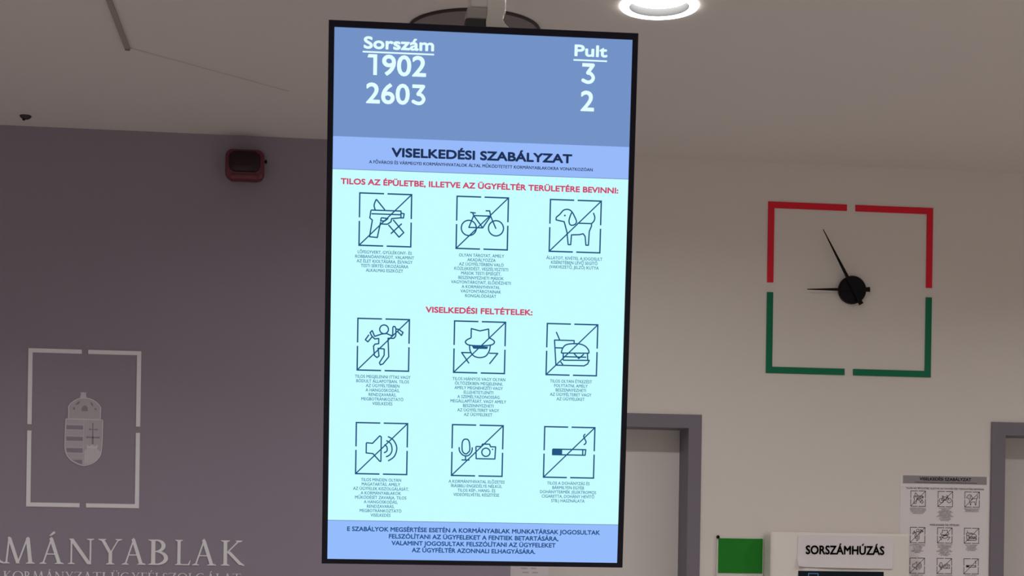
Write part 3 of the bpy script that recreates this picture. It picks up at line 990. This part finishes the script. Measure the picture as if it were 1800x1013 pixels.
put_text(bm, 'VISELKEDÉSI FELTÉTELEK:', -0.1995, 0.0075, left=-0.0645, right=0.0605, off=0.028, n=0.0012, res=2)
obj('section_heading', flip_up(bm), ink_grey, sheet, fix=False)
CAP_W = 0.80
for k in range(1, 10):
    c, r = (k - 1) % 3, (k - 1) // 3
    cx = (-0.114, -0.0015, 0.110)[c]
    cy = (-0.0922, -0.2370, -0.3590)[r]
    o = obj('pictogram', flip_up(pictogram(k, cx, cy, 0.0605, 0.0023, 0.0012)), ink, sheet, fix=False)
    o['label'] = SAYS[k]
    obj('caption', flip_up(caption(k, cx, cy - 0.0372, 0.00535, 0.0040, 0.012, 0.0012, 1)), ink_grey, sheet, fix=False)

# ---------------------------------------------------------------- green card in an acrylic holder
gs = thing('green_sign', 'plain green card in a pale holder on the cream wall beside the left door', 'sign', wall_frame(1.6655, 1.483, WALL - 0.0005))
bm = bmesh.new()
add_box(bm, -0.0945, 0.0935, -0.145, 0.0735, 0, 0.012)
bk = obj('holder', bm, acrylic, gs, bevel=0.0015)
bm = bmesh.new()
add_box(bm, -0.0885, 0.0895, -0.0685, 0.0675, 0.0124, 0.0136)
obj('card', bm, green_card, gs)
bm = bmesh.new()
add_lathe(bm, [(0, 0.022), (0.005, 0.021), (0.007, 0.018), (0.006, 0.0125), (0, 0.0125)], 16, (-0.0955 + 0.004, 0.0725, 0))
obj('corner_pin', bm, black_plastic, gs, smooth=True)

# ---------------------------------------------------------------- ticket machine against the cream wall
kx, kf = 2.042, 6.10
kk = thing('ticket_machine', 'slim off white queue ticket machine standing against the cream wall', 'ticket machine', Matrix.Translation((kx, kf, 0)))
SX0, SX1, SZ0, SZ1 = -0.169, 0.174, 1.02, 1.4288
bm = bmesh.new()
lp = []
for y, s in ((0.0, 0.006), (0.004, 0.001), (0.010, 0.0), (0.098, 0.0)):
    lp.append([(px, y, pz) for px, pz in rounded(-0.280 + s, 0.280 - s, 0.02 + s, 1.579 - s, 0.012, 5)])
add_loft(bm, lp)
obj('cabinet', bm, kiosk_white, kk, smooth=True)
bm = bmesh.new()
add_box(bm, -0.25, 0.25, 0.01, 0.095, 0.0, 0.0195)
obj('plinth', bm, mount_grey, kk)
bm = bmesh.new()
add_box(bm, SX0, SX1, -0.0035, -0.0003, SZ0, SZ1)
ks = obj('touch_screen', bm, k_screen, kk, bevel=0.0008)
bm = bmesh.new()
x0, x1, zt = -0.130, -0.089, 1.4205
for q in ((x0, x1, zt - 0.003, zt), (x0, x0 + 0.003, zt - 0.055, zt), (x1 - 0.003, x1, zt - 0.055, zt), (x0, x1, zt - 0.055, zt - 0.052)):
    add_box(bm, q[0], q[1], -0.0042, -0.0036, q[2], q[3])
obj('screen_mark', bm, k_line, ks)
bm = bmesh.new()
add_box(bm, -0.10, 0.10, -0.012, -0.0003, 0.83, 0.90)
obj('ticket_slot', bm, black_plastic, kk, bevel=0.002)

# the taped sheet above the machine's screen, its lower left corner curling away
pw0, pw1, pz0, pz1 = 1.8700, 2.2540, 1.4440, 1.5665
bm = bmesh.new()
NX, NZ = 40, 14
G = []
for j in range(NZ + 1):
    row = []
    for i in range(NX + 1):
        u_, v_ = i / NX, j / NZ
        off = 0.0016 + 0.0015 * (math.sin(3.1 * u_ + 0.5) ** 2) * (v_ ** 3) + 0.007 * (1 - v_) ** 2.5 * (0.4 + 0.6 * math.sin(math.pi * u_) ** 2)
        off += 0.020 * max(0.0, 1 - u_ / 0.10) ** 1.5 * max(0.0, 1 - v_ / 0.30) ** 1.5
        row.append((pw0 + (pw1 - pw0) * u_ - 0.003 * (1 - v_), kf - off, pz0 + (pz1 - pz0) * v_ - 0.004 * u_ * (1 - v_) + 0.004 * max(0, 1 - u_ / 0.1) * (1 - v_)))
    G.append(row)
A_ = [[bm.verts.new(p) for p in r] for r in G]
B_ = [[bm.verts.new((p[0], p[1] + 0.0005, p[2])) for p in r] for r in G]
for j in range(NZ):
    for i in range(NX):
        bm.faces.new((A_[j][i], A_[j][i + 1], A_[j + 1][i + 1], A_[j + 1][i]))
        bm.faces.new((B_[j][i], B_[j + 1][i], B_[j + 1][i + 1], B_[j][i + 1]))
for i in range(NX):
    bm.faces.new((A_[0][i], B_[0][i], B_[0][i + 1], A_[0][i + 1]))
    bm.faces.new((A_[NZ][i], A_[NZ][i + 1], B_[NZ][i + 1], B_[NZ][i]))
for j in range(NZ):
    bm.faces.new((A_[j][0], A_[j + 1][0], B_[j + 1][0], B_[j][0]))
    bm.faces.new((A_[j][NX], B_[j][NX], B_[j + 1][NX], A_[j + 1][NX]))
ps = obj('paper_sign', bm, paper, smooth=True)
tag(ps, 'white paper sign with black capitals taped above the ticket machine screen', 'paper sign')
bm = bmesh.new()
put_text(bm, 'SORSZÁMHÚZÁS', 0, 0.0345, left=1.9005, right=2.2165, off=0.035, n=0)
for v in bm.verts:
    v.co = Vector((v.co.x, kf - 0.0052, 1.4935 + v.co.y + (v.co.x - 1.90) * 0.003))
for f in bm.faces:
    f.normal_update()
    if f.normal.y > 0:
        f.normal_flip()
obj('lettering', bm, ink, ps, fix=False)

# small sheet on the left door, seen below the screen
nt_ = thing('door_notice', 'small white notice with faint grey print on the left door', 'notice', wall_frame(0.855, 1.43, 6.3375))
bm = bmesh.new()
add_box(bm, -0.083, 0.075, -0.20, 0.018, 0, 0.0008)
obj('sheet', bm, paper, nt_)
bm = bmesh.new()
for j in range(7):
    for x0, w in ((-0.035 + 0.006 * (j % 3), 0.026), (0.004 + 0.007 * (j % 2), 0.022)):
        add_flat(bm, rounded(x0, x0 + w, -0.012 - 0.0165 * j, -0.0065 - 0.0165 * j, 0.002, 2), 0.0012)
obj('print_lines', bm, print_pale, nt_, fix=False)
